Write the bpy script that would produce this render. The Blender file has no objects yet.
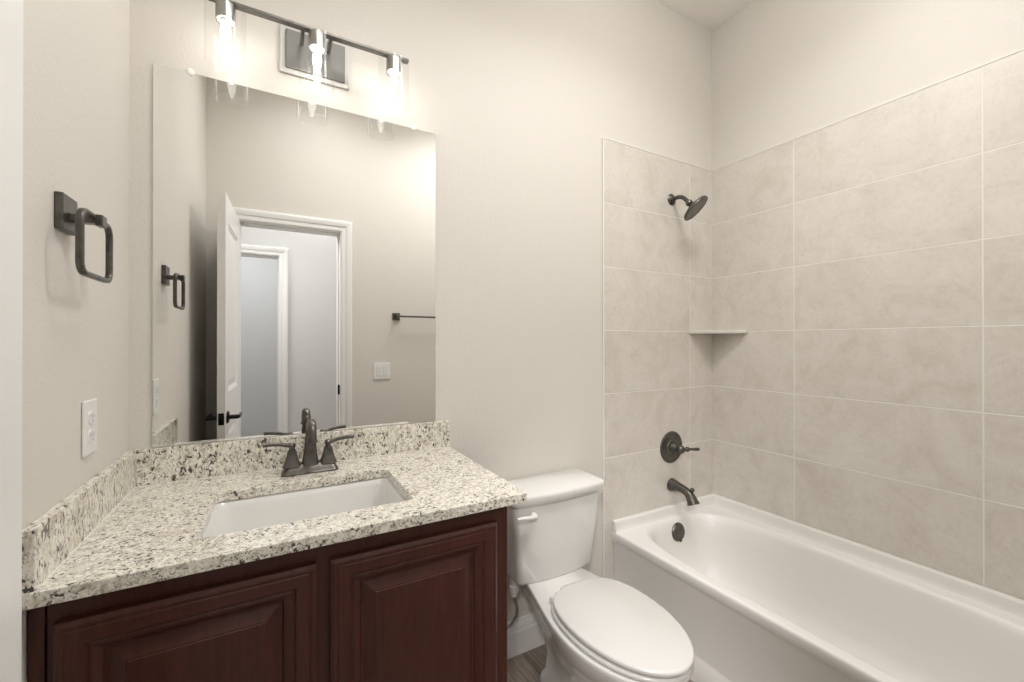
import bpy, bmesh, math, random
from mathutils import Vector, Matrix
random.seed(4)
C = bpy.data.collections.new('bathroom'); bpy.context.scene.collection.children.link(C)
sc = bpy.context.scene
pi = math.pi

# ------------------------------------------------------------------ camera
cam_d = bpy.data.cameras.new('camera'); cam = bpy.data.objects.new('camera', cam_d); C.objects.link(cam)
cam_d.sensor_width = 36; cam_d.lens = 424.11/1024*36; cam_d.clip_start = 0.01
yaw, pit, rol = math.radians(29.2815), math.radians(0.1526), math.radians(-0.0115)
fw = Vector((math.sin(yaw)*math.cos(pit), math.cos(yaw)*math.cos(pit), math.sin(pit)))
rt = Vector((math.cos(yaw), -math.sin(yaw), 0)); up = rt.cross(fw)
rt2 = rt*math.cos(rol)+up*math.sin(rol); up2 = -rt*math.sin(rol)+up*math.cos(rol)
M3 = Matrix((rt2, up2, -fw)).transposed()
cam.matrix_world = Matrix.Translation((0.3517, -1.5471, 1.304)) @ M3.to_4x4()
sc.camera = cam

# ------------------------------------------------------------------ world, lights, exposure
w = bpy.data.worlds.new('world'); sc.world = w; w.use_nodes = True
w.node_tree.nodes['Background'].inputs[0].default_value = (0.9, 0.95, 1, 1)
w.node_tree.nodes['Background'].inputs[1].default_value = 0.3
sc.view_settings.view_transform = 'Standard'; sc.view_settings.look = 'None'
sc.view_settings.exposure = 0.23; sc.view_settings.gamma = 1; sc.view_settings.use_curve_mapping = False
BULB = 27.0
def area(name, loc, size, power, col, target=None, spread=180):
    l = bpy.data.lights.new(name, 'AREA'); l.shape = 'DISK'; l.size = size; l.energy = power; l.color = col; l.spread = math.radians(spread)
    o = bpy.data.objects.new(name, l); C.objects.link(o); o.location = loc
    if target: o.rotation_euler = (Vector(target)-Vector(loc)).to_track_quat('-Z', 'Y').to_euler()
    return o
WARM = (1, .985, .968)
area('ceiling_light_tub', (2.33, -1.05, 3.05), .07, 1.4, WARM)
def fill_point(name, loc, radius, power, col):
    l = bpy.data.lights.new(name, 'POINT'); l.shadow_soft_size = radius; l.energy = power; l.color = col
    o = bpy.data.objects.new(name, l); C.objects.link(o); o.location = loc; return o
fill_point('fill_point_vanity', (.62, -.80, 2.78), .14, 1.8, WARM)  # added point fill, no known fixture; lifts ceiling and upper walls by the vanity
fill_point('fill_point_room', (1.62, -.80, 2.78), .14, 6.2, WARM)  # second added point fill, unseen, brightens the ceiling over the room
area('fill_disk_vanity', (.65, -.98, 3.05), .5, 5.6, WARM, spread=140)  # overhead fill added out of view to even out the vanity end
area('fill_disk_room', (1.55, -.98, 3.05), .5, 9.8, WARM, spread=140)  # unseen soft fill added for the middle of the room, not a known lamp
area('fill_disk_hall', (0.7, -2.12, 3.05), .6, 12, (.97, .98, 1))  # added cool fill standing in for daylight in the hall
area('fill_through_doorway', (-.25, -2.30, 2.45), .35, 15, WARM, (1.5, -.6, .2), 120)  # low fill added, aimed through the doorway at toilet and tub apron
area('fill_disk_far_room', (0.0, -4.0, 3.05), .6, 33, (.97, .98, 1))  # fill added out of view to brighten the room beyond the hall

# ------------------------------------------------------------------ materials
def mat(name, col, rough=.5, metal=0, coat=0, spec=None):
    m = bpy.data.materials.new(name); m.use_nodes = True
    b = m.node_tree.nodes['Principled BSDF']
    b.inputs['Base Color'].default_value = (*col, 1); b.inputs['Roughness'].default_value = rough
    b.inputs['Metallic'].default_value = metal; b.inputs['Coat Weight'].default_value = coat
    if spec is not None: b.inputs['Specular IOR Level'].default_value = spec
    return m
def nt(m): return m.node_tree, m.node_tree.nodes['Principled BSDF']
def node(t, kind, **kw):
    n = t.nodes.new(kind)
    for k, v in kw.items():
        if k in n.inputs: n.inputs[k].default_value = v
        else: setattr(n, k, v)
    return n
def ramp(t, fac, stops, interp='LINEAR'):
    r = t.nodes.new('ShaderNodeValToRGB'); e = r.color_ramp.elements; r.color_ramp.interpolation = interp
    while len(e) < len(stops): e.new(.5)
    for q, (p, c) in zip(e, stops): q.position = p; q.color = (*c, 1) if len(c) == 3 else c
    t.links.new(fac, r.inputs[0]); return r
def coords(t, scale=(1, 1, 1), kind='Object', rot=(0, 0, 0)):
    tc = t.nodes.new('ShaderNodeTexCoord'); mp = t.nodes.new('ShaderNodeMapping')
    mp.inputs['Scale'].default_value = scale; mp.inputs['Rotation'].default_value = rot
    t.links.new(tc.outputs[kind], mp.inputs[0]); return mp.outputs[0]
def noise(t, vec, scale, detail=4, rough=.5, dist=0):
    n = node(t, 'ShaderNodeTexNoise', Scale=scale, Detail=detail, Roughness=rough, Distortion=dist)
    t.links.new(vec, n.inputs['Vector']); return n
def mix(t, fac, a, b, mode='MIX'):
    n = t.nodes.new('ShaderNodeMix'); n.data_type = 'RGBA'; n.blend_type = mode
    for s, v in ((0, fac), (6, a), (7, b)):
        if hasattr(v, 'links'): t.links.new(v, n.inputs[s])
        else: n.inputs[s].default_value = v if s == 0 else (*v, 1)
    return n.outputs[2]
def bump(t, b, h, strength, dist=.001):
    n = node(t, 'ShaderNodeBump', Strength=strength, Distance=dist)
    t.links.new(h, n.inputs['Height']); t.links.new(n.outputs[0], b.inputs['Normal'])

def wall_mat(name, col):
    m = mat(name, col, .55, spec=.35); t, b = nt(m); v = coords(t)
    n = noise(t, v, 105, 3, .5, .5); r = ramp(t, n.outputs[0], [(.38, (0, 0, 0)), (.66, (1, 1, 1))])
    bump(t, b, r.outputs[0], .22, .0011); return m
WALL = wall_mat('textured_beige_paint', (.712, .680, .630))
CEIL = wall_mat('ceiling_paint', (.84, .81, .77))
HALLW = wall_mat('hall_paint', (.70, .70, .69))
TRIM = mat('white_trim_paint', (.84, .835, .82), .32)
PORC = mat('white_porcelain', (.78, .77, .745), .10, coat=.3)
TUBM = mat('white_tub_enamel', (.81, .79, .76), .34, coat=.05)
PLAST = mat('white_plastic', (.84, .83, .81), .28)
GAP = mat('dark_gap', (.03, .03, .03), .6)
BRONZE = mat('dark_bronze', (.085, .078, .07), .33, .75)
t, b = nt(BRONZE); n = noise(t, coords(t), 60, 3); 
r = ramp(t, n.outputs[0], [(.3, (.085, .079, .072)), (.7, (.14, .132, .12))]); t.links.new(r.outputs[0], b.inputs['Base Color'])
BRUSH = mat('brushed_dark_metal', (.17, .16, .15), .38, .9)
t, b = nt(BRUSH); n = noise(t, coords(t, (4, 60, 60)), 14, 3)
r = ramp(t, n.outputs[0], [(.3, (.13, .122, .115)), (.7, (.24, .23, .215))]); t.links.new(r.outputs[0], b.inputs['Base Color'])
CHROME = mat('brushed_steel', (.42, .41, .39), .3, 1)
HOSE = mat('braided_hose', (.28, .28, .28), .35, .7)
MIRR = mat('mirror_silver', (.86, .86, .85), .0, 1)
MEDGE = mat('mirror_edge', (.42, .47, .44), .15, .2)
BLACK = mat('black_hardware', (.012, .011, .010), .3, .6)

GLASS = bpy.data.materials.new('clear_glass'); GLASS.use_nodes = True
t = GLASS.node_tree; t.nodes.clear()
out = t.nodes.new('ShaderNodeOutputMaterial'); mx = t.nodes.new('ShaderNodeMixShader')
tr = t.nodes.new('ShaderNodeBsdfTransparent'); tr.inputs[0].default_value = (.993, .995, .993, 1)
gl = t.nodes.new('ShaderNodeBsdfGlossy'); gl.inputs['Roughness'].default_value = .04
fr = t.nodes.new('ShaderNodeLayerWeight'); fr.inputs[0].default_value = .5
fr2 = t.nodes.new('ShaderNodeValToRGB'); fe = fr2.color_ramp.elements; fe[0].position = 0; fe[0].color = (.012,)*3+(1,); fe[1].position = 1; fe[1].color = (.42,)*3+(1,); fm = fe.new(.8); fm.color = (.05,)*3+(1,)
t.links.new(fr.outputs['Facing'], fr2.inputs[0]); t.links.new(fr2.outputs[0], mx.inputs[0]); t.links.new(tr.outputs[0], mx.inputs[1]); t.links.new(gl.outputs[0], mx.inputs[2]); t.links.new(mx.outputs[0], out.inputs[0])

EM = bpy.data.materials.new('bulb_glow'); EM.use_nodes = True
t, b = nt(EM); b.inputs['Base Color'].default_value = (1, 1, 1, 1)
b.inputs['Emission Color'].default_value = (1, .96, .90, 1); b.inputs['Emission Strength'].default_value = BULB

# tile, its grout, granite, wood, floor
TILE = mat('marbled_beige_tile', (.6, .55, .48), .34); t, b = nt(TILE)
tc = t.nodes.new('ShaderNodeTexCoord'); ge = t.nodes.new('ShaderNodeNewGeometry')
vm = t.nodes.new('ShaderNodeVectorMath'); vm.operation = 'SCALE'; vm.inputs[0].default_value = (31, 17, 23); t.links.new(ge.outputs['Random Per Island'], vm.inputs[3])
va = t.nodes.new('ShaderNodeVectorMath'); va.operation = 'ADD'; t.links.new(tc.outputs['Object'], va.inputs[0]); t.links.new(vm.outputs[0], va.inputs[1])
n1 = noise(t, va.outputs[0], 5.5, 8, .6, 1.2); n2 = noise(t, va.outputs[0], 24, 6, .6, 2.0)
r1 = ramp(t, n1.outputs[0], [(.28, (.635, .59, .53)), (.5, (.70, .66, .605)), (.72, (.745, .71, .66))])
r2 = ramp(t, n2.outputs[0], [(.36, (.86, .85, .83)), (.52, (1, 1, 1)), (.7, (1.0, 1.0, 1.0))])
c = mix(t, .35, r1.outputs[0], r2.outputs[0], 'MULTIPLY')
n3 = noise(t, va.outputs[0], 7, 5, .5, 3.5); r3 = ramp(t, n3.outputs[0], [(.485, (1, 1, 1)), (.5, (.87, .85, .82)), (.515, (1, 1, 1))])
c = mix(t, .5, c, r3.outputs[0], 'MULTIPLY')
rr = ramp(t, ge.outputs['Random Per Island'], [(0, (.955, .95, .945)), (1, (1, 1, 1))]); c = mix(t, 1, c, rr.outputs[0], 'MULTIPLY')
t.links.new(c, b.inputs['Base Color']); bump(t, b, n2.outputs[0], .12, .0008)
GROUT = mat('pale_grout', (.82, .79, .74), .7)

def granite(name, stretch):
    m = mat(name, (.7, .65, .56), .13, coat=.2); t, b = nt(m); v = coords(t, stretch)
    a = noise(t, v, 75, 4, .65, .6); base = ramp(t, a.outputs[0], [(.30, (.40, .36, .30)), (.43, (.70, .655, .56)), (.56, (.90, .87, .79)), (.75, (.80, .76, .67))])
    g = noise(t, v, 20, 3, .5); gr = ramp(t, g.outputs[0], [(.60, (0, 0, 0)), (.76, (.7, .7, .7))])
    c = mix(t, gr.outputs[0], base.outputs[0], (.58, .47, .32))
    mg = noise(t, v, 150, 3, .6, .6); mr = ramp(t, mg.outputs[0], [(.53, (0, 0, 0)), (.63, (.8, .8, .8))])
    c = mix(t, mr.outputs[0], c, (.30, .27, .24))
    s = noise(t, v, 125, 2, .55, .8); s2 = noise(t, v, 28, 2, .5)
    ad = t.nodes.new('ShaderNodeMath'); ad.operation = 'MULTIPLY_ADD'; ad.inputs[1].default_value = .35
    t.links.new(s2.outputs[0], ad.inputs[0]); t.links.new(s.outputs[0], ad.inputs[2])
    sr = ramp(t, ad.outputs[0], [(.765, (0, 0, 0)), (.83, (1, 1, 1))])
    c = mix(t, sr.outputs[0], c, (.075, .065, .06))
    t.links.new(c, b.inputs['Base Color']); return m
GRAN = granite('speckled_granite', (1, 1, 1))
GRANB = granite('speckled_granite_splash', (1, 1, .6))

WOOD = mat('dark_cherry_wood', (.06, .02, .014), .38, coat=.08, spec=.35); t, b = nt(WOOD)
v = coords(t, (9, 9, .9)); a = noise(t, v, 9, 7, .65, .4); r1 = ramp(t, a.outputs[0], [(.3, (.050, .0135, .0085)), (.55, (.068, .0185, .0120)), (.75, (.084, .0250, .0165))])
v2 = coords(t, (60, 60, 3)); a2 = noise(t, v2, 10, 3, .6); r2 = ramp(t, a2.outputs[0], [(.35, (.84, .83, .83)), (.55, (1, 1, 1))])
t.links.new(mix(t, .7, r1.outputs[0], r2.outputs[0], 'MULTIPLY'), b.inputs['Base Color']); bump(t, b, a2.outputs[0], .08, .0005)

FLOOR = mat('grey_brown_planks', (.25, .2, .16), .42); t, b = nt(FLOOR)
br = node(t, 'ShaderNodeTexBrick'); br.offset = .37; br.inputs['Scale'].default_value = 1; br.inputs['Brick Width'].default_value = 1.2; br.inputs['Row Height'].default_value = .18
br.inputs['Mortar Size'].default_value = .0015; br.inputs['Color1'].default_value = (.2, .2, .2, 1); br.inputs['Color2'].default_value = (.8, .8, .8, 1); br.inputs['Mortar'].default_value = (0, 0, 0, 1)
t.links.new(coords(t, rot=(0, 0, pi/2)), br.inputs['Vector'])
v = coords(t, (14, .8, 1)); vm = t.nodes.new('ShaderNodeVectorMath'); vm.operation = 'ADD'; t.links.new(v, vm.inputs[0]); t.links.new(mix(t, 1., (0, 0, 0), br.outputs[0]), vm.inputs[1])
a = noise(t, vm.outputs[0], 5, 8, .7, .5); r1 = ramp(t, a.outputs[0], [(.28, (.11, .085, .068)), (.45, (.25, .20, .165)), (.58, (.37, .315, .265)), (.75, (.48, .43, .38))])
f2 = ramp(t, br.outputs['Color'], [(0, (.35, .3, .28)), (.15, (.8, .8, .8)), (1, (1.0, 1.0, 1.0))])
t.links.new(mix(t, 1, r1.outputs[0], f2.outputs[0], 'MULTIPLY'), b.inputs['Base Color'])

# ------------------------------------------------------------------ mesh helpers
def box(bm, lo, hi, mi=0):
    x0, y0, z0 = lo; x1, y1, z1 = hi
    vs = [bm.verts.new(p) for p in ((x0,y0,z0),(x1,y0,z0),(x1,y1,z0),(x0,y1,z0),(x0,y0,z1),(x1,y0,z1),(x1,y1,z1),(x0,y1,z1))]
    for f in ((0,3,2,1),(4,5,6,7),(0,1,5,4),(1,2,6,5),(2,3,7,6),(3,0,4,7)):
        bm.faces.new([vs[i] for i in f]).material_index = mi
    return vs
def loft(bm, rings, cap0=True, cap1=True, mi=0, close=True):
    R = [[bm.verts.new(p) for p in r] for r in rings]
    n = len(R[0])
    for a, b2 in zip(R, R[1:]):
        for i in range(n if close else n-1):
            j = (i+1) % n
            try: bm.faces.new((a[i], a[j], b2[j], b2[i])).material_index = mi
            except ValueError: pass
    if cap0: bm.faces.new(R[0][::-1]).material_index = mi
    if cap1: bm.faces.new(R[-1]).material_index = mi
    return R
def rrect(x0, x1, y0, y1, r, n=6):
    pts = []
    for cx, cy, a0 in ((x1-r, y1-r, 0), (x0+r, y1-r, pi/2), (x0+r, y0+r, pi), (x1-r, y0+r, 3*pi/2)):
        for i in range(n+1):
            a = a0+pi/2*i/n; pts.append((cx+r*math.cos(a), cy+r*math.sin(a)))
    return pts
def ring3(pts, z): return [(x, y, z) for x, y in pts]
def tube(bm, pts, radii, n=16, caps=True, mi=0, flat=None, upv=None):
    P = [Vector(p) for p in pts]
    if not hasattr(radii, '__len__'): radii = [radii]*len(P)
    rings = []; prev = None
    for i, p in enumerate(P):
        d = (P[min(i+1, len(P)-1)]-P[max(i-1, 0)]).normalized()
        if prev is None:
            u = Vector(upv) if upv else (Vector((0, 0, 1)) if abs(d.z) < .9 else Vector((1, 0, 0)))
        else: u = prev
        u = (u-d*u.dot(d)).normalized(); prev = u; s = d.cross(u)
        fl = flat if flat else 1
        rings.append([tuple(p+(u*math.cos(2*pi*k/n)*fl+s*math.sin(2*pi*k/n))*radii[i]) for k in range(n)])
    return loft(bm, rings, caps, caps, mi)
def arc(c, r, a0, a1, n, plane='yz'):
    o = []
    for i in range(n+1):
        a = a0+(a1-a0)*i/n; u, v = r*math.cos(a), r*math.sin(a)
        o.append({'yz': (c[0], c[1]+u, c[2]+v), 'xz': (c[0]+u, c[1], c[2]+v), 'xy': (c[0]+u, c[1]+v, c[2])}[plane])
    return o
def lathe(bm, prof, origin, axis=(0, 0, 1), n=32, mi=0, caps=(True, True)):
    ax = Vector(axis).normalized(); u = Vector((1, 0, 0)) if abs(ax.x) < .9 else Vector((0, 1, 0))
    u = (u-ax*u.dot(ax)).normalized(); s = ax.cross(u); o = Vector(origin)
    return loft(bm, [[tuple(o+ax*h+(u*math.cos(2*pi*k/n)+s*math.sin(2*pi*k/n))*r) for k in range(n)] for r, h in prof], caps[0], caps[1], mi)
def obj(name, bm, mats, parent=None, smooth=False, bevel=0, seg=2, subs=0, angle=35):
    bmesh.ops.recalc_face_normals(bm, faces=bm.faces[:])
    me = bpy.data.meshes.new(name); bm.to_mesh(me); bm.free()
    for m in (mats if isinstance(mats, (list, tuple)) else [mats]): me.materials.append(m)
    o = bpy.data.objects.new(name, me); C.objects.link(o)
    if parent:
        o.parent = parent; o.matrix_parent_inverse = parent.matrix_world.inverted() if parent.type != 'EMPTY' else Matrix.Translation(parent.location).inverted()
    if smooth:
        me.polygons.foreach_set('use_smooth', [True]*len(me.polygons))
        me.set_sharp_from_angle(angle=math.radians(angle))
    if bevel:
        bv = o.modifiers.new('bevel', 'BEVEL'); bv.width = bevel; bv.segments = seg; bv.limit_method = 'ANGLE'; bv.angle_limit = math.radians(40); bv.harden_normals = False
    if subs:
        s = o.modifiers.new('subdivision', 'SUBSURF'); s.levels = subs; s.render_levels = subs
    return o
def boxo(name, lo, hi, m, parent=None, bevel=0):
    bm = bmesh.new(); box(bm, lo, hi); return obj(name, bm, m, parent, bevel=bevel)
def thing(name, label, cat, loc, group=None):
    o = bpy.data.objects.new(name, None); C.objects.link(o); o.location = loc; o.empty_display_size = .05
    o['label'] = label; o['category'] = cat
    if group: o['group'] = group
    return o
def tag(o, label, cat):
    o['label'] = label; o['category'] = cat; return o
def st(o): o['kind'] = 'structure'; return o

# ------------------------------------------------------------------ room shell
XR, YF, ZC = 2.522, -1.535, 3.072
XT, TZ0, TP = 1.708, .452, .303
TOPT = TZ0+6*TP
OL, OR_, OH = .168, .740, 2.045         # bathroom doorway
YB = -1.65                              # hall side of that wall
HY = -2.65                              # hall wall opposite
st(boxo('floor', (-1.6, -5.2, -.05), (3.2, .12, 0), FLOOR))
st(boxo('ceiling', (-1.6, -5.2, ZC), (3.2, .12, ZC+.05), CEIL))
st(boxo('wall_back', (-.1, 0, 0), (XR+.1, .1, ZC), WALL))
st(boxo('wall_left', (-.1, YF, 0), (0, 0, ZC), WALL))
st(boxo('wall_right', (XR, YF, 0), (XR+.1, 0, ZC), WALL))
bm = bmesh.new()
box(bm, (-.1, YB, 0), (OL-.02, YF, ZC)); box(bm, (OR_+.02, YB, 0), (XR+.1, YF, ZC)); box(bm, (OL-.02, YB, OH+.02), (OR_+.02, YF, ZC))
st(obj('wall_front', bm, WALL))
# hall beyond the doorway, only seen in the mirror
HL, HR = -.42, .385
bm = bmesh.new()
box(bm, (-1.6, HY-.11, 0), (HL-.02, HY, ZC)); box(bm, (HR+.02, HY-.11, 0), (3.2, HY, ZC)); box(bm, (HL-.02, HY-.11, OH+.02), (HR+.02, HY, ZC))
st(obj('wall_hall', bm, HALLW))
st(boxo('wall_hall_left', (-1.7, -5.2, 0), (-1.6, YB+.0, ZC), HALLW))
st(boxo('wall_hall_right', (3.2, -5.2, 0), (3.3, YB, ZC), HALLW))
st(boxo('wall_far', (-1.6, -5.3, 0), (3.2, -5.2, ZC), HALLW))
bm = bmesh.new(); box(bm, (-1.6, YB, 0), (-.1, YB+.05, ZC)); box(bm, (XR+.1, YB, 0), (3.2, YB+.05, ZC))
st(obj('wall_hall_near', bm, HALLW))

def casing(name, x0, x1, h, y, out, wd=.07):
    """moulded casing round a doorway, face at y, standing off in direction out"""
    prof = [(0, 0), (0, .008), (.006, .011), (.028, .011), (.034, .016), (.050, .019), (.062, .019), (wd, .014), (wd, 0)]
    bm = bmesh.new(); rings = []
    for d, t_ in prof:
        rings.append([(x0-d, y+out*t_, 0), (x0-d, y+out*t_, h+d), (x1+d, y+out*t_, h+d), (x1+d, y+out*t_, 0)])
    loft(bm, rings, False, False, close=False)
    return st(obj(name, bm, TRIM))
def jamb(name, x0, x1, h, y0, y1):
    bm = bmesh.new()
    box(bm, (x0-.019, y0, 0), (x0, y1, h)); box(bm, (x1, y0, 0), (x1+.019, y1, h)); box(bm, (x0-.019, y0, h), (x1+.019, y1, h+.019))
    ym = (y0+y1)/2
    box(bm, (x1-.011, ym-.03, 0), (x1, ym+.01, h-.0)); box(bm, (x0, ym-.03, h-.011), (x1-.011, ym+.01, h))
    return st(obj(name, bm, TRIM))
casing('trim_1', OL-.004, OR_+.006, OH+.006, YF, 1)
jamb('trim_2', OL, OR_, OH, YB, YF)
casing('trim_3', OL-.005, OR_+.005, OH+.005, YB, -1)
casing('trim_4', HL-.005, HR+.005, OH+.005, HY, 1)
jamb('trim_5', HL, HR, OH, HY-.11, HY)
# strike plate on the jamb
sp = boxo('strike_plate', (OR_-.0125, YB+.094, .95), (OR_-.0002, YF-.006, 1.015), BLACK); sp['kind'] = 'structure'; sp.name = 'trim_6'

def baseboard(name, p0, p1, nrm, z0=0.0):
    """profiled baseboard from p0 to p1, standing off the wall along nrm"""
    prof = [(0, 0), (.015, 0), (.015, .095), (.0135, .100), (.0115, .103), (.0115, .112), (.009, .122), (.0055, .130), (.004, .140), (0, .143)]
    bm = bmesh.new(); n = Vector((*nrm, 0)); a, b2 = Vector((*p0, z0)), Vector((*p1, z0))
    R = [[tuple(q+n*d+Vector((0, 0, z))) for d, z in prof] for q in (a, b2)]
    loft(bm, R, True, True)
    return st(obj(name, bm, TRIM))
baseboard('baseboard_back', (.90, 0), (XT-.004, 0), (0, -1))
baseboard('baseboard_left', (0, -.60), (0, YF), (1, 0))
baseboard('baseboard_front', (OR_+.08, YF), (1.755, YF), (0, 1))
baseboard('baseboard_hall', (HR+.08, HY), (3.2, HY), (0, 1))

# tiled surround: grout bed with individual tiles on it
def tiled(name, axis, us, zs, t0=.0, th=.009):
    """axis 'x': tiles on the back wall (u = x); axis 'y': on the right wall (u = y)"""
    bm = bmesh.new(); g = .0022
    def P(u, d, z): return (u, -d, z) if axis == 'x' else (XR-d, u, z)
    def bx(u0, u1, z0, z1, d0, d1, mi, ch):
        r = [[P(u0, d0, z0), P(u1, d0, z0), P(u1, d0, z1), P(u0, d0, z1)], [P(u0, d1-ch, z0), P(u1, d1-ch, z0), P(u1, d1-ch, z1), P(u0, d1-ch, z1)],
             [P(u0+ch, d1, z0+ch), P(u1-ch, d1, z0+ch), P(u1-ch, d1, z1-ch), P(u0+ch, d1, z1-ch)]]
        loft(bm, r, True, True, mi)
    bx(us[0], us[-1], zs[0], zs[-1], 0, th-.0009, 1, .0002)
    for u0, u1 in zip(us, us[1:]):
        for z0, z1 in zip(zs, zs[1:]):
            bx(u0+g, u1-g, z0+g, z1-g, 0, th, 0, .0007)
    return st(obj(name, bm, [TILE, GROUT]))
tiled('wall_tiled_back', 'x', [XT+.006, 2.3235, XR-.009], [0.0, TZ0-TP, TZ0]+[TZ0+TP*k for k in range(1, 7)])
tiled('wall_tiled_right', 'y', [YF, -1.059, -.441, 0], [.40, TZ0]+[TZ0+TP*k for k in range(1, 7)])
tiled_edge = boxo('trim_7', (XT, -.0105, 0), (XT+.006, 0, TOPT+.004), GROUT, bevel=.002); st(tiled_edge)
st(boxo('trim_8', (XT+.006, -.0105, TOPT), (XR, 0, TOPT+.004), GROUT, bevel=.001))
st(boxo('trim_9', (XR-.0105, YF, TOPT), (XR, -.0105, TOPT+.004), GROUT, bevel=.001))

# ------------------------------------------------------------------ bathtub
tub = thing('bathtub', 'white alcove bathtub with a wide rim below the beige tiled walls', 'bathtub', (2.14, -.765, 0))
bm = bmesh.new()
X0, X1, Y0, Y1 = 1.762, XR-.010, YF+.003, -.011
RZ = .403
def sup(cx, cy, a, b2, p, N=96):
    o = []
    for k in range(N):
        th = 2*pi*k/N; c_, s_ = math.cos(th), math.sin(th)
        o.append((cx+a*math.copysign(abs(c_)**(2/p), c_), cy+b2*math.copysign(abs(s_)**(2/p), s_)))
    return o
def rect_on(pts, x0, x1, y0, y1, cx, cy):
    """project each direction of pts out to the rectangle"""
    o = []
    for x, y in pts:
        dx, dy = x-cx, y-cy
        s = min(((x1-cx)/dx if dx > 1e-9 else ((x0-cx)/dx if dx < -1e-9 else 1e9)), ((y1-cy)/dy if dy > 1e-9 else ((y0-cy)/dy if dy < -1e-9 else 1e9)))
        o.append((cx+dx*s, cy+dy*s))
    # snap nearest samples to corners
    for qx, qy in ((x0, y0), (x0, y1), (x1, y0), (x1, y1)):
        i = min(range(len(o)), key=lambda k: (o[k][0]-qx)**2+(o[k][1]-qy)**2); o[i] = (qx, qy)
    return o
ccx, ccy = 2.118, -.765
inn = sup(ccx, ccy, .316, .722, 3.9)
# basin, going down
rings = []
for s_, z, da in ((1, RZ, 0), (1, RZ-.002, .006), (1, RZ-.007, .012), (1, RZ-.016, .017), (1, RZ-.03, .020), (1, .30, .029), (1, .20, .042), (1, .13, .060), (1, .095, .085), (1, .078, .12), (1, .072, .17)):
    rings.append(ring3(sup(ccx, ccy, .316-da, .722-da*1.15, 3.9 if da < .02 else (3.5 if da < .05 else 3.0)), z))
loft(bm, rings, False, True)
# rim out to the raised tile flange at walls, and front apron edge
a_ = rings[0]
mid = rect_on(inn, X0+.012, X1-.026, Y0+.006, Y1-.022, ccx, ccy)
e1 = rect_on(inn, X0+.004, X1-.020, Y0+.006, Y1-.017, ccx, ccy)
def apronz(pts, front, rest):
    return [(x, y, front if x < X0+.02 else rest) for x, y in pts]
loft(bm, [a_, [(x, y, RZ+.0) for x, y in mid]], False, False)
obj('basin_and_rim', bm, TUBM, tub, smooth=True, angle=50)
# raised flange along the walls (back, right, front end)
bm = bmesh.new()
prof = [(-.026, RZ-.002), (-.0235, RZ+.004), (-.0215, RZ+.012), (-.019, RZ+.040), (-.016, RZ+.0465), (-.010, RZ+.048), (0, RZ+.048)]
pathpts = lambda d: [(X0+.002, Y1+d), (X1+d, Y1+d), (X1+d, Y0-d), (X0+.002, Y0-d)]
R = [[(x, y, z) for x, y in pathpts(d)] for d, z in prof]
R.append([(x, y, RZ-.05) for x, y in pathpts(0)]); R.append([(x, y, RZ-.05) for x, y in pathpts(-.026)])
loft(bm, R+[R[0]], False, False, close=False)
for i_ in (0, 3): bm.faces.new([bm.verts.new(r[i_]) for r in R])
obj('tile_flange', bm, TUBM, tub, bevel=0)
# apron
bm = bmesh.new()
prof = [(X0+.013, RZ), (X0+.006, RZ-.0012), (X0+.0015, RZ-.005), (X0, RZ-.012), (X0, RZ-.035), (X0+.004, RZ-.045), (X0+.008, RZ-.055), (X0+.012, .10), (X0+.010, .088), (X0-.004, .066), (X0-.004, .0), (X0+.03, 0), (X0+.03, RZ-.02)]
loft(bm, [[(x, yy, z) for x, z in prof] for yy in (Y0, Y1)], True, True)
obj('apron', bm, TUBM, tub, smooth=True, angle=40)
# overflow cover and drain
ov = bmesh.new(); lathe(ov, [(.001, .022), (.026, .024), (.041, .020), (.046, .014), (.047, .0)], (2.150, -.060, .334), (0, -1, .12))
o = obj('overflow_cover', ov, BRONZE, tub, smooth=True); o['label'] = 'round dark bronze overflow cover'
bm = bmesh.new(); box(bm, (2.146, -.093, .292), (2.154, -.075, .305)); obj('trip_lever', bm, BRONZE, o, bevel=.002)
bm = bmesh.new(); lathe(bm, [(.036, 0), (.034, .004), (.001, .005)], (2.13, -.33, .0735)); obj('drain', bm, BRONZE, tub, smooth=True)

# ------------------------------------------------------------------ shower fittings
sh = thing('shower_fixture', 'dark bronze round shower head on a short curved arm above the tub', 'shower head', (2.179, -.009, 2.055))
bm = bmesh.new(); lathe(bm, [(.030, 0), (.030, .003), (.024, .009), (.016, .012), (.012, .014)], (2.179, -.009, 2.055), (0, -1, 0)); obj('flange', bm, BRONZE, sh, smooth=True)
bm = bmesh.new()
ap = [(2.179, -.012, 2.055), (2.179, -.04, 2.056)]+arc((2.179, -.062, 2.011), .045, pi*.5, pi*.78, 8)[1:]
ap = [(2.179, -.012, 2.055), (2.179, -.045, 2.056), (2.179, -.062, 2.054), (2.179, -.078, 2.047), (2.179, -.092, 2.036), (2.179, -.112, 2.013)]
tube(bm, ap, .0105, 14); obj('arm', bm, BRONZE, sh, smooth=True)
hd = Vector((.35, -.60, -.72)).normalized()
hc = Vector((2.179, -.112, 2.013))+hd*.052
bm = bmesh.new(); lathe(bm, [(.013, -.055), (.017, -.05), (.017, -.040), (.013, -.036), (.018, -.03), (.034, -.021), (.056, -.014), (.069, -.008), (.073, -.002), (.073, .004), (.069, .006), (.062, .004)], hc, hd, caps=(True, False)); obj('head', bm, BRONZE, sh, smooth=True)
bm = bmesh.new(); lathe(bm, [(.063, .0035), (.001, .0035)], hc, hd, caps=(False, True))
u = (Vector((1, 0, 0))-hd*hd.x).normalized(); s_ = hd.cross(u)
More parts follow.
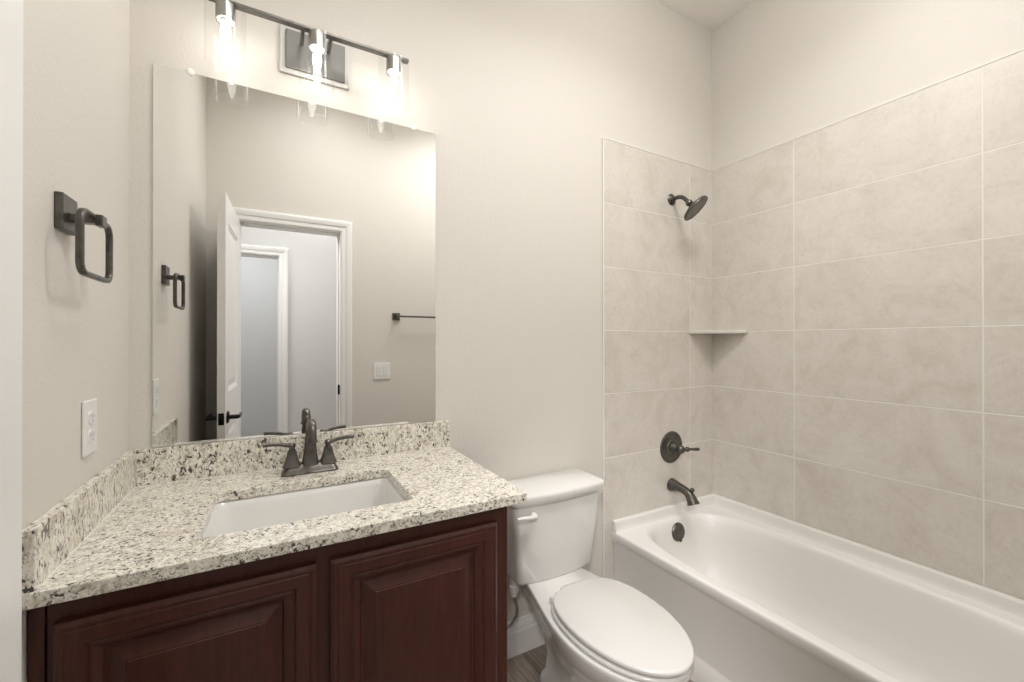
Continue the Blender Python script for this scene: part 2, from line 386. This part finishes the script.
for rr_, cnt in ((.014, 6), (.028, 12), (.042, 18), (.056, 24)):
    for k in range(cnt):
        a = 2*pi*k/cnt; p = hc+u*rr_*math.cos(a)+s_*rr_*math.sin(a)
        lathe(bm, [(.0022, .003), (.0018, .006), (.0005, .0065)], p, hd, 6)
o = obj('spray_face', bm, mat('spray_face_grey', (.22, .21, .19), .5, .2), sh, smooth=True)

vt = thing('shower_valve', 'dark bronze round valve plate with lever handle on the tiled wall', 'shower valve', (2.174, -.009, .755))
vo = (2.174, -.009, .752)
bm = bmesh.new(); lathe(bm, [(.083, 0), (.083, .003), (.078, .007), (.068, .008), (.062, .0065), (.056, .008), (.044, .010), (.040, .014), (.034, .016)], vo, (0, -1, 0), 48); obj('valve_plate', bm, BRONZE, vt, smooth=True, angle=25)
bm = bmesh.new(); lathe(bm, [(.030, .010), (.027, .028), (.021, .036), (.019, .046), (.022, .052), (.022, .066), (.017, .074), (.010, .080), (.001, .082)], vo, (0, -1, 0)); hub = obj('handle_hub', bm, BRONZE, vt, smooth=True)
bm = bmesh.new(); q = Vector(vo)+Vector((0, -.058, 0)); dd = Vector((1, -.42, -.02)).normalized()
tube(bm, [q+dd*.01, q+dd*.025, q+dd*.034, q+dd*.042, q+dd*.050, q+dd*.066, q+dd*.086, q+dd*.100, q+dd*.106], [.010, .009, .0125, .0125, .0075, .0065, .0085, .0080, .003], 14); obj('lever', bm, BRONZE, vt, smooth=True)

ts = thing('tub_spout', 'dark bronze tub spout with diverter knob below the shower valve', 'tub spout', (2.175, -.009, .557))
bm = bmesh.new()
tube(bm, [(2.175, -.009, .555), (2.175, -.016, .555), (2.175, -.035, .556), (2.175, -.06, .555), (2.175, -.085, .551), (2.175, -.105, .545), (2.175, -.120, .535), (2.175, -.132, .520), (2.175, -.141, .503), (2.175, -.145, .494)],
     [.034, .034, .028, .023, .021, .021, .023, .025, .028, .031], 24)
obj('spout_body', bm, BRONZE, ts, smooth=True, angle=50)
bm = bmesh.new(); lathe(bm, [(.006, 0), (.006, .020), (.010, .026), (.011, .032), (.008, .038), (.001, .040)], (2.175, -.130, .535), (0, -.25, 1), 16); obj('diverter_knob', bm, BRONZE, ts, smooth=True)

# corner shelf
bm = bmesh.new(); zs_ = 1.350; g = .009
tri = [(XR-g, -g), (2.308, -g), (2.318, -.020), (2.502, -.212), (XR-g, -.215)]
loft(bm, [ring3(tri, zs_), ring3(tri, zs_+.017)]); tag(obj('corner_shelf', bm, TILE, bevel=.003), 'beige triangular corner shelf set between the two tiled walls', 'shelf')

# ------------------------------------------------------------------ toilet
toi = thing('toilet', 'white two-piece toilet with closed elongated lid between vanity and bathtub', 'toilet', (1.316, -.4, 0))
TX = 1.316; TKX = 1.329
def eggring(z, yb, yf, hw, wb, yc=None, N=20, xo=0, round_back=False):
    """plan outline: flat back at yb of half width wb, widest hw at yc, elliptic nose at yf"""
    yc = yc if yc is not None else yf+(yb-yf)*.5
    left = []
    for i in range(N+1):                       # nose from centre to widest
        a = pi/2*i/N; left.append((hw*math.sin(a), yc-(yc-yf)*math.cos(a)))
    for i in range(1, N+1):                    # back to the rear edge, smooth
        s = i/N; k = (1-math.sqrt(max(0, 1-s**2.3))) if round_back else s*s*(3-2*s); s = s; left.append((hw+(wb-hw)*k, yc+(yb-.012-yc)*s))
    for i in range(1, 5):
        a = pi/2*i/4; left.append((wb-.012*(1-math.cos(a)), yb-.012+.012*math.sin(a)))
    pts = [(TX+x+xo, y, z) for x, y in left]+[(TX-x+xo, y, z) for x, y in reversed(left)]
    # drop duplicate at nose
    return pts[:-1]
bm = bmesh.new()
rs = [eggring(0, -.165, -.56, .108, .070, -.33), eggring(.020, -.165, -.56, .108, .070, -.33), eggring(.032, -.168, -.556, .102, .066, -.33), eggring(.055, -.18, -.545, .089, .056, -.34),
      eggring(.12, -.19, -.545, .084, .055, -.37), eggring(.19, -.18, -.58, .100, .066, -.40), eggring(.25, -.14, -.645, .130, .082, -.44), eggring(.30, -.09, -.705, .158, .094, -.47),
      eggring(.345, -.045, -.752, .177, .104, -.49), eggring(.372, -.035, -.770, .184, .110, -.49), eggring(.383, -.035, -.773, .185, .111, -.49), eggring(.388, -.038, -.769, .182, .108, -.49)]
loft(bm, rs, True, True); obj('bowl', bm, PORC, toi, smooth=True, angle=60)
# seat and lid
def plate(name, z0, z1, yf, hw, yb, wb, m, dome=0):
    bm = bmesh.new(); e = .006
    def rg(z, d): return eggring(z, yb-d*.5, yf+d, hw-d, wb-d, -.505, round_back=True)
    R_ = [rg(z0, e*.6), rg(z0+.003, 0), rg(z1-e, 0), rg(z1-e*.4, e*.25), rg(z1, e)]
    R_ += [rg(z1+dome*.6, e+.03), rg(z1+dome, e+.07)] if dome else []
    loft(bm, R_, True, True); return obj(name, bm, m, toi, smooth=True, angle=50)
SEATM = mat('white_seat_plastic', (.69, .68, .66), .2, coat=.2)
plate('seat', .390, .405, -.776, .174, -.300, .085, SEATM)
lid = plate('seat_lid', .4085, .425, -.778, .168, -.298, .07, SEATM)
for sx in (-1, 1):
    bm = bmesh.new(); lathe(bm, [(.011, 0), (.011, .018), (.008, .024), (.001, .025)], (TX+sx*.112, -.318, .387), (0, 0, 1), 16); obj('seat_hinge', bm, SEATM, toi, smooth=True)
# tank
def tankring(z, hw, yf, yb=-.022, bow=.018, r=.022, grow=0):
    pts = []; N = 14
    hw += grow; yf -= grow; yb = min(yb+grow, -.006)
    for i in range(N+1):                        # bowed front, left to right
        s = -1+2*i/N; x = s*(hw-r); pts.append((TKX+x, yf+bow*s*s))
    fy = yf+bow
    for i in range(1, 6): a = -pi/2+pi/2*i/6; pts.append((TKX+hw-r+r*math.cos(a), fy+r+r*math.sin(a)))
    for i in range(0, 6): a = pi/2*i/5; pts.append((TKX+hw-r+r*math.cos(a), yb-r+r*math.sin(a)))
    for i in range(0, 6): a = pi/2+pi/2*i/5; pts.append((TKX-hw+r+r*math.cos(a), yb-r+r*math.sin(a)))
    for i in range(0, 6): a = pi+pi/2*i/6; pts.append((TKX-hw+r+r*math.cos(a), fy+r+r*math.sin(a)))
    return [(x, y, z) for x, y in pts]
bm = bmesh.new()
loft(bm, [tankring(.383, .166, -.180), tankring(.387, .173, -.190), tankring(.397, .177, -.194), tankring(.50, .187, -.200), tankring(.60, .199, -.205), tankring(.700, .208, -.209)])
tank = obj('tank', bm, PORC, toi, smooth=True, angle=60)
bm = bmesh.new()
loft(bm, [tankring(.694, .212, -.214), tankring(.697, .219, -.221, -.014), tankring(.722, .224, -.225, -.010), tankring(.730, .2225, -.2235, -.012), tankring(.734, .217, -.218, -.018)])
obj('tank_lid', bm, PORC, toi, smooth=True, angle=60)
bm = bmesh.new(); lathe(bm, [(.013, 0), (.013, .008), (.009, .012)], (1.198, -.199, .655), (0, -1, 0), 18)
tube(bm, [(1.203, -.213, .655), (1.19, -.219, .657), (1.165, -.221, .659), (1.14, -.219, .661), (1.120, -.216, .660)], [.007, .0085, .007, .007, .005], 12)
o = obj('flush_lever', bm, PLAST, tank, smooth=True)
# tank foot / gasket strip
bm = bmesh.new(); box(bm, (TX-.10, -.17, .3875), (TX+.10, -.05, .3905)); obj('tank_gasket', bm, GAP, toi)
# bolt cap at the foot
for sx in (-1, 1):
    bm = bmesh.new(); lathe(bm, [(.013, 0), (.012, .010), (.006, .016), (.001, .017)], (TX+sx*.098, -.30, .024), (0, 0, 1), 14); obj('bolt_cap', bm, PORC, toi, smooth=True)

sup_ = thing('supply_line', 'grey braided water hose with white nut under the toilet tank', 'water hose', (1.172, -.10, .30))
bm = bmesh.new(); lathe(bm, [(.016, .385-.30), (.016, .355-.30), (.019, .352-.30), (.019, .330-.30), (.014, .325-.30), (.014, .313-.30), (.008, .309-.30)], (1.172, -.10, .30), (0, 0, 1), 8); obj('coupling_nut', bm, PLAST, sup_)
bm = bmesh.new()
hp = [(1.172, -.10, .318), (1.180, -.098, .285), (1.190, -.095, .255), (1.188, -.09, .222), (1.168, -.085, .190), (1.14, -.08, .178), (1.10, -.075, .178), (1.06, -.07, .185), (1.02, -.06, .20)]
tube(bm, hp, .0055, 10); obj('hose', bm, HOSE, sup_, smooth=True)
bm = bmesh.new(); lathe(bm, [(.028, 0), (.026, .006), (.01, .008), (.01, .06), (.014, .062), (.014, .08)], (1.01, -.0, .20), (0, -1, 0), 18); obj('stop_valve', bm, CHROME, sup_, smooth=True)

# ------------------------------------------------------------------ vanity
van = thing('vanity_cabinet', 'dark cherry wood vanity cabinet with two raised-panel doors', 'cabinet', (.45, -.28, 0))
FX = .893; FY = -.555
bm = bmesh.new()
for lo, hi in (((.002, FY+.02, .10), (.02, -.003, .8785)), ((FX-.018, FY+.02, .10), (FX, -.003, .8785)), ((.02, -.015, .10), (FX-.018, -.003, .8785)), ((.02, FY+.02, .10), (FX-.018, -.015, .118))): box(bm, lo, hi)
box(bm, (.03, FY+.09, 0), (FX-.0, -.003, .10))
o = obj('carcass', bm, WOOD, van)
bm = bmesh.new(); box(bm, (.002, FY-.004, .10), (.022, FY+.02, .8783)); obj('filler_strip', bm, WOOD, van, bevel=.001)
bm = bmesh.new()                       # face frame
for lo, hi in (((.024, FY, .10), (.062, FY+.02, .8783)), ((.420, FY, .138), (.466, FY+.02, .83)), ((.850, FY, .10), (FX, FY+.02, .8783)), ((.062, FY, .83), (.850, FY+.02, .8783)), ((.062, FY, .10), (.850, FY+.02, .138))):
    box(bm, lo, hi)
obj('face_frame', bm, WOOD, van)
def panel_door(x0, x1, z0, z1):
    bm = bmesh.new(); prof = [(0, 0), (0, .0145), (.0065, .0195), (.010, .0200), (.014, .0182), (.017, .0198), (.038, .0200), (.0405, .0165), (.0435, .0165), (.0455, .0178), (.0500, .0172), (.0600, .0105), (.0635, .0060), (.0690, .0060), (.0900, .0150), (.0925, .0150), (.0940, .0163)]
    R_ = [[(x0+d, FY-h, z0+d), (x1-d, FY-h, z0+d), (x1-d, FY-h, z1-d), (x0+d, FY-h, z1-d)] for d, h in prof]
    loft(bm, R_, True, True); return bm
d1 = obj('door', panel_door(.035, .430, .135, .839), WOOD, van)
d2 = obj('door', panel_door(.457, .856, .135, .839), WOOD, van)

# countertop with sink cut-out
def plate_with_hole(outer, hole, z0, z1):
    bm = bmesh.new(); es = []
    loops = []
    for L in (outer, hole):
        vs = [bm.verts.new((x, y, z1)) for x, y in L]; loops.append(vs)
        es += [bm.edges.new((vs[i], vs[(i+1) % len(vs)])) for i in range(len(vs))]
    bmesh.ops.triangle_fill(bm, use_beauty=True, use_dissolve=False, edges=es)
    top = bm.faces[:]
    dup = {}
    for v_ in bm.verts[:]: dup[v_] = bm.verts.new((v_.co.x, v_.co.y, z0))
    for f in top: bm.faces.new([dup[q] for q in reversed(f.verts)])
    for vs in loops:
        for i in range(len(vs)):
            j = (i+1) % len(vs); bm.faces.new((vs[i], vs[j], dup[vs[j]], dup[vs[i]]))
    return bm
KX, KY, KZ, KT = .938, -.584, .905, .0265
SX0, SX1, SY0, SY1 = .219, .662, -.484, -.184
ct = obj('countertop', plate_with_hole([(0.0005, -.0005), (0.0005, KY), (KX, KY), (KX, -.0005)], rrect(SX0, SX1, SY0, SY1, .017, 6), KZ-KT, KZ), GRAN, bevel=.0025)
tag(ct, 'cream and brown speckled granite countertop on the dark wood vanity', 'countertop')
o = boxo('backsplash', (.0185, -.0185, KZ), (KX-.001, -.0005, KZ+.1), GRANB, ct, bevel=.002)
o = boxo('side_splash', (.0005, KY+.002, KZ), (.0185, -.0005, KZ+.1), GRANB, ct, bevel=.002)
CAULK = mat('white_caulk', (.85, .82, .76), .5)
bm = bmesh.new(); box(bm, (.0185, KY+.008, KZ), (.0205, -.0185, KZ+.002)); box(bm, (.0205, -.0203, KZ), (KX-.01, -.0185, KZ+.0015)); box(bm, (.0170, -.0198, KZ+.003), (.0186, -.0180, KZ+.099)); obj('caulk', bm, CAULK, ct)

sk = thing('sink', 'white rectangular undermount sink basin in the granite countertop', 'sink', (.4425, -.334, KZ-KT-.14))
bm = bmesh.new(); zt_ = KZ-KT-.0003
def sr(d, z, r): return ring3(rrect(SX0+d, SX1-d, SY0+d, SY1-d, max(r, .01), 8), z)
R_ = [sr(-.028, zt_, .05), sr(-.006, zt_, .028), sr(-.003, zt_-.003, .028), sr(.003, zt_-.02, .03), sr(.010, zt_-.08, .036), sr(.018, zt_-.108, .042), sr(.032, zt_-.124, .05), sr(.055, zt_-.131, .05), sr(.10, zt_-.136, .05), sr(.135, zt_-.138, .01)]
loft(bm, R_, False, True)
obj('basin', bm, PORC, sk, smooth=True, angle=50)
bm = bmesh.new(); lathe(bm, [(.030, 0), (.028, .003), (.018, .003), (.016, .008), (.001, .009)], (.4425, -.334, zt_-.138), (0, 0, 1)); obj('drain', bm, BRONZE, sk, smooth=True)

# faucet
FC = (.4500, -.092, KZ)
fa = thing('sink_faucet', 'dark bronze two-handle centerset faucet behind the sink', 'faucet', FC)
bm = bmesh.new()
def brr(d, z): return ring3(rrect(FC[0]-.079+d, FC[0]+.079-d, FC[1]-.033+d*1.0, FC[1]+.030-d*.9, .012, 5), z)
loft(bm, [brr(0, KZ), brr(0, KZ+.004), brr(.004, KZ+.009), brr(.008, KZ+.018), brr(.014, KZ+.024), brr(.016, KZ+.027)]); obj('base', bm, BRONZE, fa, smooth=True, angle=30)
def sqring(cx, cy, hx, hy, z, r): return ring3(rrect(cx-hx, cx+hx, cy-hy, cy+hy, r, 4), z)
for sx in (-1, 1):
    cx = FC[0]+sx*.0508; bm = bmesh.new()
    loft(bm, [sqring(cx, FC[1], h, h, KZ+z, h*.45) for h, z in ((.025, .022), (.0225, .028), (.0175, .042), (.0140, .055), (.0122, .066), (.0122, .069))]); obj('handle_base', bm, BRONZE, fa, smooth=True, angle=35)
    bm = bmesh.new(); lathe(bm, [(.0085, .065), (.0085, .072), (.0075, .075), (.010, .081), (.0105, .087), (.007, .0915), (.001, .093)], (cx, FC[1], KZ), (0, 0, 1), 18)
    tube(bm, [(cx, FC[1], KZ+.085), (cx+sx*.016, FC[1]-.001, KZ+.087), (cx+sx*.034, FC[1]-.003, KZ+.092), (cx+sx*.055, FC[1]-.005, KZ+.0945), (cx+sx*.077, FC[1]-.007, KZ+.0945)], [.007, .0062, .0058, .0062, .0064], 12)
    obj('lever_handle', bm, BRONZE, fa, smooth=True)
bm = bmesh.new()
R_ = [sqring(FC[0], FC[1], h, h*.92, KZ+z, h*.45) for h, z in ((.025, .022), (.0225, .030), (.0185, .060), (.0155, .092), (.0145, .104))]
loft(bm, R_)
cy = FC[1]-.040
tube(bm, [(FC[0], FC[1], KZ+.100), (FC[0], FC[1], KZ+.112)]+arc((FC[0], cy, KZ+.114), .040, 0, pi*.98, 16)+[(FC[0], cy-.0405, KZ+.106)], [.0140, .0140]+[.0140-.0020*i/16 for i in range(17)]+[.0124], 20)
lathe(bm, [(.0148, 0), (.0148, -.006), (.011, -.007)], (FC[0], cy-.0405, KZ+.110), (0, .05, 1), 20)
lathe(bm, [(.0160, .1), (.0165, .102), (.0160, .104)], (FC[0], FC[1], KZ), (0, 0, 1), 20)
obj('spout', bm, BRONZE, fa, smooth=True, angle=45)
bm = bmesh.new(); lathe(bm, [(.002, .0), (.002, .045), (.005, .047), (.005, .053), (.001, .055)], (FC[0], FC[1]+.020, KZ+.024), (0, 0, 1), 10); obj('lift_rod', bm, BRONZE, fa, smooth=True)

# ------------------------------------------------------------------ mirror
MX0, MX1, MZ0, MZ1 = .052, .884, KZ+.1015, 2.0925
mi_ = thing('wall_mirror', 'large frameless rectangular mirror standing on the granite backsplash', 'mirror', (.468, -.001, MZ0))
bm = bmesh.new(); box(bm, (MX0, -.006, MZ0), (MX1, -.0005, MZ1)); 
for f in bm.faces: f.material_index = 0 if abs(f.calc_center_median().y+.006) < 1e-5 else 1
obj('mirror_glass', bm, [MIRR, MEDGE], mi_)
for cx in (.137, .797):
    bm = bmesh.new(); lathe(bm, [(.010, 0), (.010, .008), (.007, .010), (.001, .0102)], (cx, -.0005, MZ1+.002), (0, -1, 0), 18); obj('mirror_clip', bm, PLAST, mi_, smooth=True)

# ------------------------------------------------------------------ vanity light
vl = thing('vanity_light', 'dark metal bar light with three clear glass shades above the mirror', 'wall lamp', (.468, 0, 2.25))
LY = -.105; LZ = 2.262; BLX0, BLX1 = .188, .752
boxo('bar', (BLX0, LY-.011, LZ), (BLX1, LY+.011, LZ+.008), BRUSH, vl, bevel=.0015)
boxo('canopy_plate', (.366, -.012, 2.168), (.574, -.0005, 2.318), mat('canopy_edge', (.62, .61, .58), .55, .2), vl, bevel=.003)
boxo('canopy_face', (.382, -.022, 2.182), (.560, -.012, 2.304), mat('canopy_grey', (.20, .195, .185), .5, .5), vl, bevel=.003)
for ax in (.428, .508):
    bm = bmesh.new(); tube(bm, [(ax, -.02, LZ+.004), (ax, LY+.012, LZ+.005)], .006, 12); obj('arm', bm, BRUSH, vl, smooth=True)
for lx in (.231, .467, .703):
    bm = bmesh.new(); lathe(bm, [(.012, .002), (.024, -.004), (.0245, -.008), (.0245, -.050), (.0215, -.050), (.0215, -.044)], (lx, LY, LZ), (0, 0, 1), 28, caps=(True, False)); cup = obj('socket_cup', bm, CHROME, vl, smooth=True, angle=30)
    bm = bmesh.new(); lathe(bm, [(.021, -.044), (.021, -.047), (.013, -.049), (.013, -.054), (.001, -.054)], (lx, LY, LZ), (0, 0, 1), 24); obj('socket_insert', bm, PLAST, cup, smooth=True)
    bm = bmesh.new(); R0, z0, z1 = .050, -.177, -.004; th = .0022   # glass shade: wall with thickness, closed shoulder at the top
    lathe(bm, [(.024, z1), (R0-.006, z1), (R0-.0015, z1-.002), (R0, z1-.006), (R0, z0+.001), (R0-.001, z0), (R0-th, z0+.001), (R0-th, z1-.007), (R0-.007, z1-.004), (.024, z1-.004)], (lx, LY, LZ), (0, 0, 1), 48, caps=(False, False))
    obj('glass_shade', bm, GLASS, vl, smooth=True)
    bm = bmesh.new(); lathe(bm, [(.008, -.052), (.008, -.058), (.0105, -.066), (.0125, -.078), (.0120, -.090), (.0090, -.104), (.005, -.116), (.001, -.122)], (lx, LY, LZ), (0, 0, 1), 24); obj('bulb', bm, EM, vl, smooth=True)

# ------------------------------------------------------------------ towel ring, outlet
tr_ = thing('towel_ring', 'dark square towel ring on the left wall beside the mirror', 'towel ring', (0, -.430, 1.547))
boxo('mounting_plate', (.0003, -.463, 1.513), (.013, -.397, 1.581), BRONZE, tr_, bevel=.002)
bm = bmesh.new(); box(bm, (.012, -.442, 1.533), (.058, -.420, 1.548)); box(bm, (.050, -.444, 1.529), (.062, -.418, 1.551)); obj('post', bm, BRONZE, tr_, bevel=.002)
bm = bmesh.new(); rx = .047; yy0, yy1, zz0, zz1 = -.503, -.347, 1.431, 1.546
pp = rrect(yy0, yy1, zz0, zz1, .022, 7); n_ = len(pp); rings = []
for i in range(n_):
    a, b2, c_ = pp[i-1], pp[i], pp[(i+1) % n_]; d = Vector((c_[0]-a[0], c_[1]-a[1])).normalized(); nn = Vector((d.y, -d.x))
    rings.append([(rx+ux, b2[0]+nn.x*un_, b2[1]+nn.y*un_) for ux, un_ in ((-.0055, -.003), (-.004, -.0045), (.004, -.0045), (.0055, -.003), (.0055, .003), (.004, .0045), (-.004, .0045), (-.0055, .003))])
loft(bm, rings+[rings[0]], False, False); bmesh.ops.remove_doubles(bm, verts=bm.verts[:], dist=1e-6); obj('ring', bm, BRONZE, tr_, smooth=True, angle=50)

ol = thing('electrical_outlet', 'white duplex electrical outlet low on the left wall above the counter', 'outlet', (0, -.299, 1.121))
oy, oz = -.299, 1.121
boxo('cover_plate', (.0003, oy-.036, oz-.0585), (.0065, oy+.036, oz+.0585), PLAST, ol, bevel=.0025)
for dz in (-.020, .020):
    bm = bmesh.new(); q = [(y, z) for y, z in rrect(oy-.017, oy+.017, oz+dz-.0145, oz+dz+.0145, .009, 5)]
    loft(bm, [[(x, y, z) for y, z in q] for x in (.006, .0085)]); rc = obj('receptacle', bm, mat('outlet_face', (.80, .80, .80), .3), ol, bevel=.0006)
    bm = bmesh.new()
    for dy in (-.0062, .0062): box(bm, (.0082, oy+dy-.0011, oz+dz-.001), (.0087, oy+dy+.0011, oz+dz+.007))
    lathe(bm, [(.0022, 0), (.0022, .0004)], (.0083, oy, oz+dz-.0065), (1, 0, 0), 12); obj('slots', bm, mat('slot_grey', (.22, .22, .22), .6), rc)
bm = bmesh.new(); lathe(bm, [(.003, 0), (.0025, .001)], (.0064, oy, oz), (1, 0, 0), 12); obj('screw', bm, PLAST, ol)

# ------------------------------------------------------------------ things on the wall behind the camera, seen in the mirror
sw = thing('light_switch', 'white two-gang rocker light switch plate reflected in the mirror', 'light switch', (1.017, YF, 1.10))
boxo('cover_plate', (.959, YF+.0003, 1.042), (1.075, YF+.0065, 1.158), PLAST, sw, bevel=.0025)
for dx in (-.023, .023):
    boxo('rocker', (1.017+dx-.0165, YF+.006, 1.067), (1.017+dx+.0165, YF+.0095, 1.133), mat('rocker_white', (.78, .78, .78), .3), sw, bevel=.001)
tb = thing('towel_bar', 'dark straight towel bar on square plates reflected in the mirror', 'towel bar', (1.40, YF, 1.485))
for px_ in (1.115, 1.725):
    boxo('mounting_plate', (px_-.026, YF+.0003, 1.461), (px_+.026, YF+.012, 1.513), BRONZE, tb, bevel=.002)
    boxo('post', (px_-.010, YF+.011, 1.477), (px_+.010, YF+.070, 1.497), BRONZE, tb, bevel=.002)
boxo('bar', (1.115, YF+.050, 1.481), (1.725, YF+.062, 1.493), BRONZE, tb, bevel=.002)

# bathroom door, open against the left wall
DL, DT, DH = .566, .034, 2.03
ang = math.atan2(-.970-YF-.002, .143-.168)          # direction hinge -> latch
dr = bpy.data.objects.new('door_1', None); C.objects.link(dr); dr.location = (.168, YF+.002, .012); dr.rotation_euler = (0, 0, ang); dr['kind'] = 'structure'
def child(name, bm, m, parent, **k):
    o = obj(name, bm, m, None, **k); o.parent = parent; return o
# local frame: x from hinge to latch, y from 0 (room face, towards camera is -y) to DT
bm = bmesh.new()
panels = [(.10, DL-.10, .22, .86), (.10, DL-.10, 1.04, DH-.13)]
def face(y, sgn):
    xs = [0, .10, DL-.10, DL]; zs = [0, .22, .86, 1.04, DH-.13, DH]
    for i in range(3):
        for j in range(5):
            if i == 1 and j in (1, 3): continue
            bm.faces.new([bm.verts.new((a, y, c_)) for a, c_ in ((xs[i], zs[j]), (xs[i+1], zs[j]), (xs[i+1], zs[j+1]), (xs[i], zs[j+1]))])
    for x0, x1, z0, z1 in panels:
        R_ = [[(x0+d, y+sgn*h, z0+d), (x1-d, y+sgn*h, z0+d), (x1-d, y+sgn*h, z1-d), (x0+d, y+sgn*h, z1-d)] for d, h in ((0, 0), (.004, .004), (.010, .004), (.018, .009), (.030, .009), (.055, .004))]
        loft(bm, R_, False, True)
face(0, 1); face(DT, -1)
for q in (((0, 0, 0), (DL, 0, 0), (DL, DT, 0), (0, DT, 0)), ((0, 0, DH), (DL, 0, DH), (DL, DT, DH), (0, DT, DH)), ((0, 0, 0), (0, DT, 0), (0, DT, DH), (0, 0, DH)), ((DL, 0, 0), (DL, DT, 0), (DL, DT, DH), (DL, 0, DH))):
    bm.faces.new([bm.verts.new(p) for p in q])
bmesh.ops.remove_doubles(bm, verts=bm.verts[:], dist=1e-5)
child('door_leaf', bm, TRIM, dr)
hz = .915
for sgn, y0 in ((-1, 0), (1, DT)):
    bm = bmesh.new(); lathe(bm, [(.031, 0), (.031, .005), (.026, .009), (.011, .011), (.011, .048)], (DL-.06, y0, hz), (0, sgn, 0), 24)
    tube(bm, [(DL-.052, y0+sgn*.046, hz), (DL-.075, y0+sgn*.050, hz), (DL-.11, y0+sgn*.050, hz), (DL-.165, y0+sgn*.048, hz)], [.009, .0095, .0085, .0075], 12)
    child('door_handle', bm, BLACK, dr, smooth=True)
bm = bmesh.new(); box(bm, (DL-.001, .005, hz-.029), (DL+.0012, DT-.005, hz+.029)); box(bm, (DL+.001, .011, hz-.008), (DL+.008, DT-.011, hz+.008)); child('latch_plate', bm, BLACK, dr)
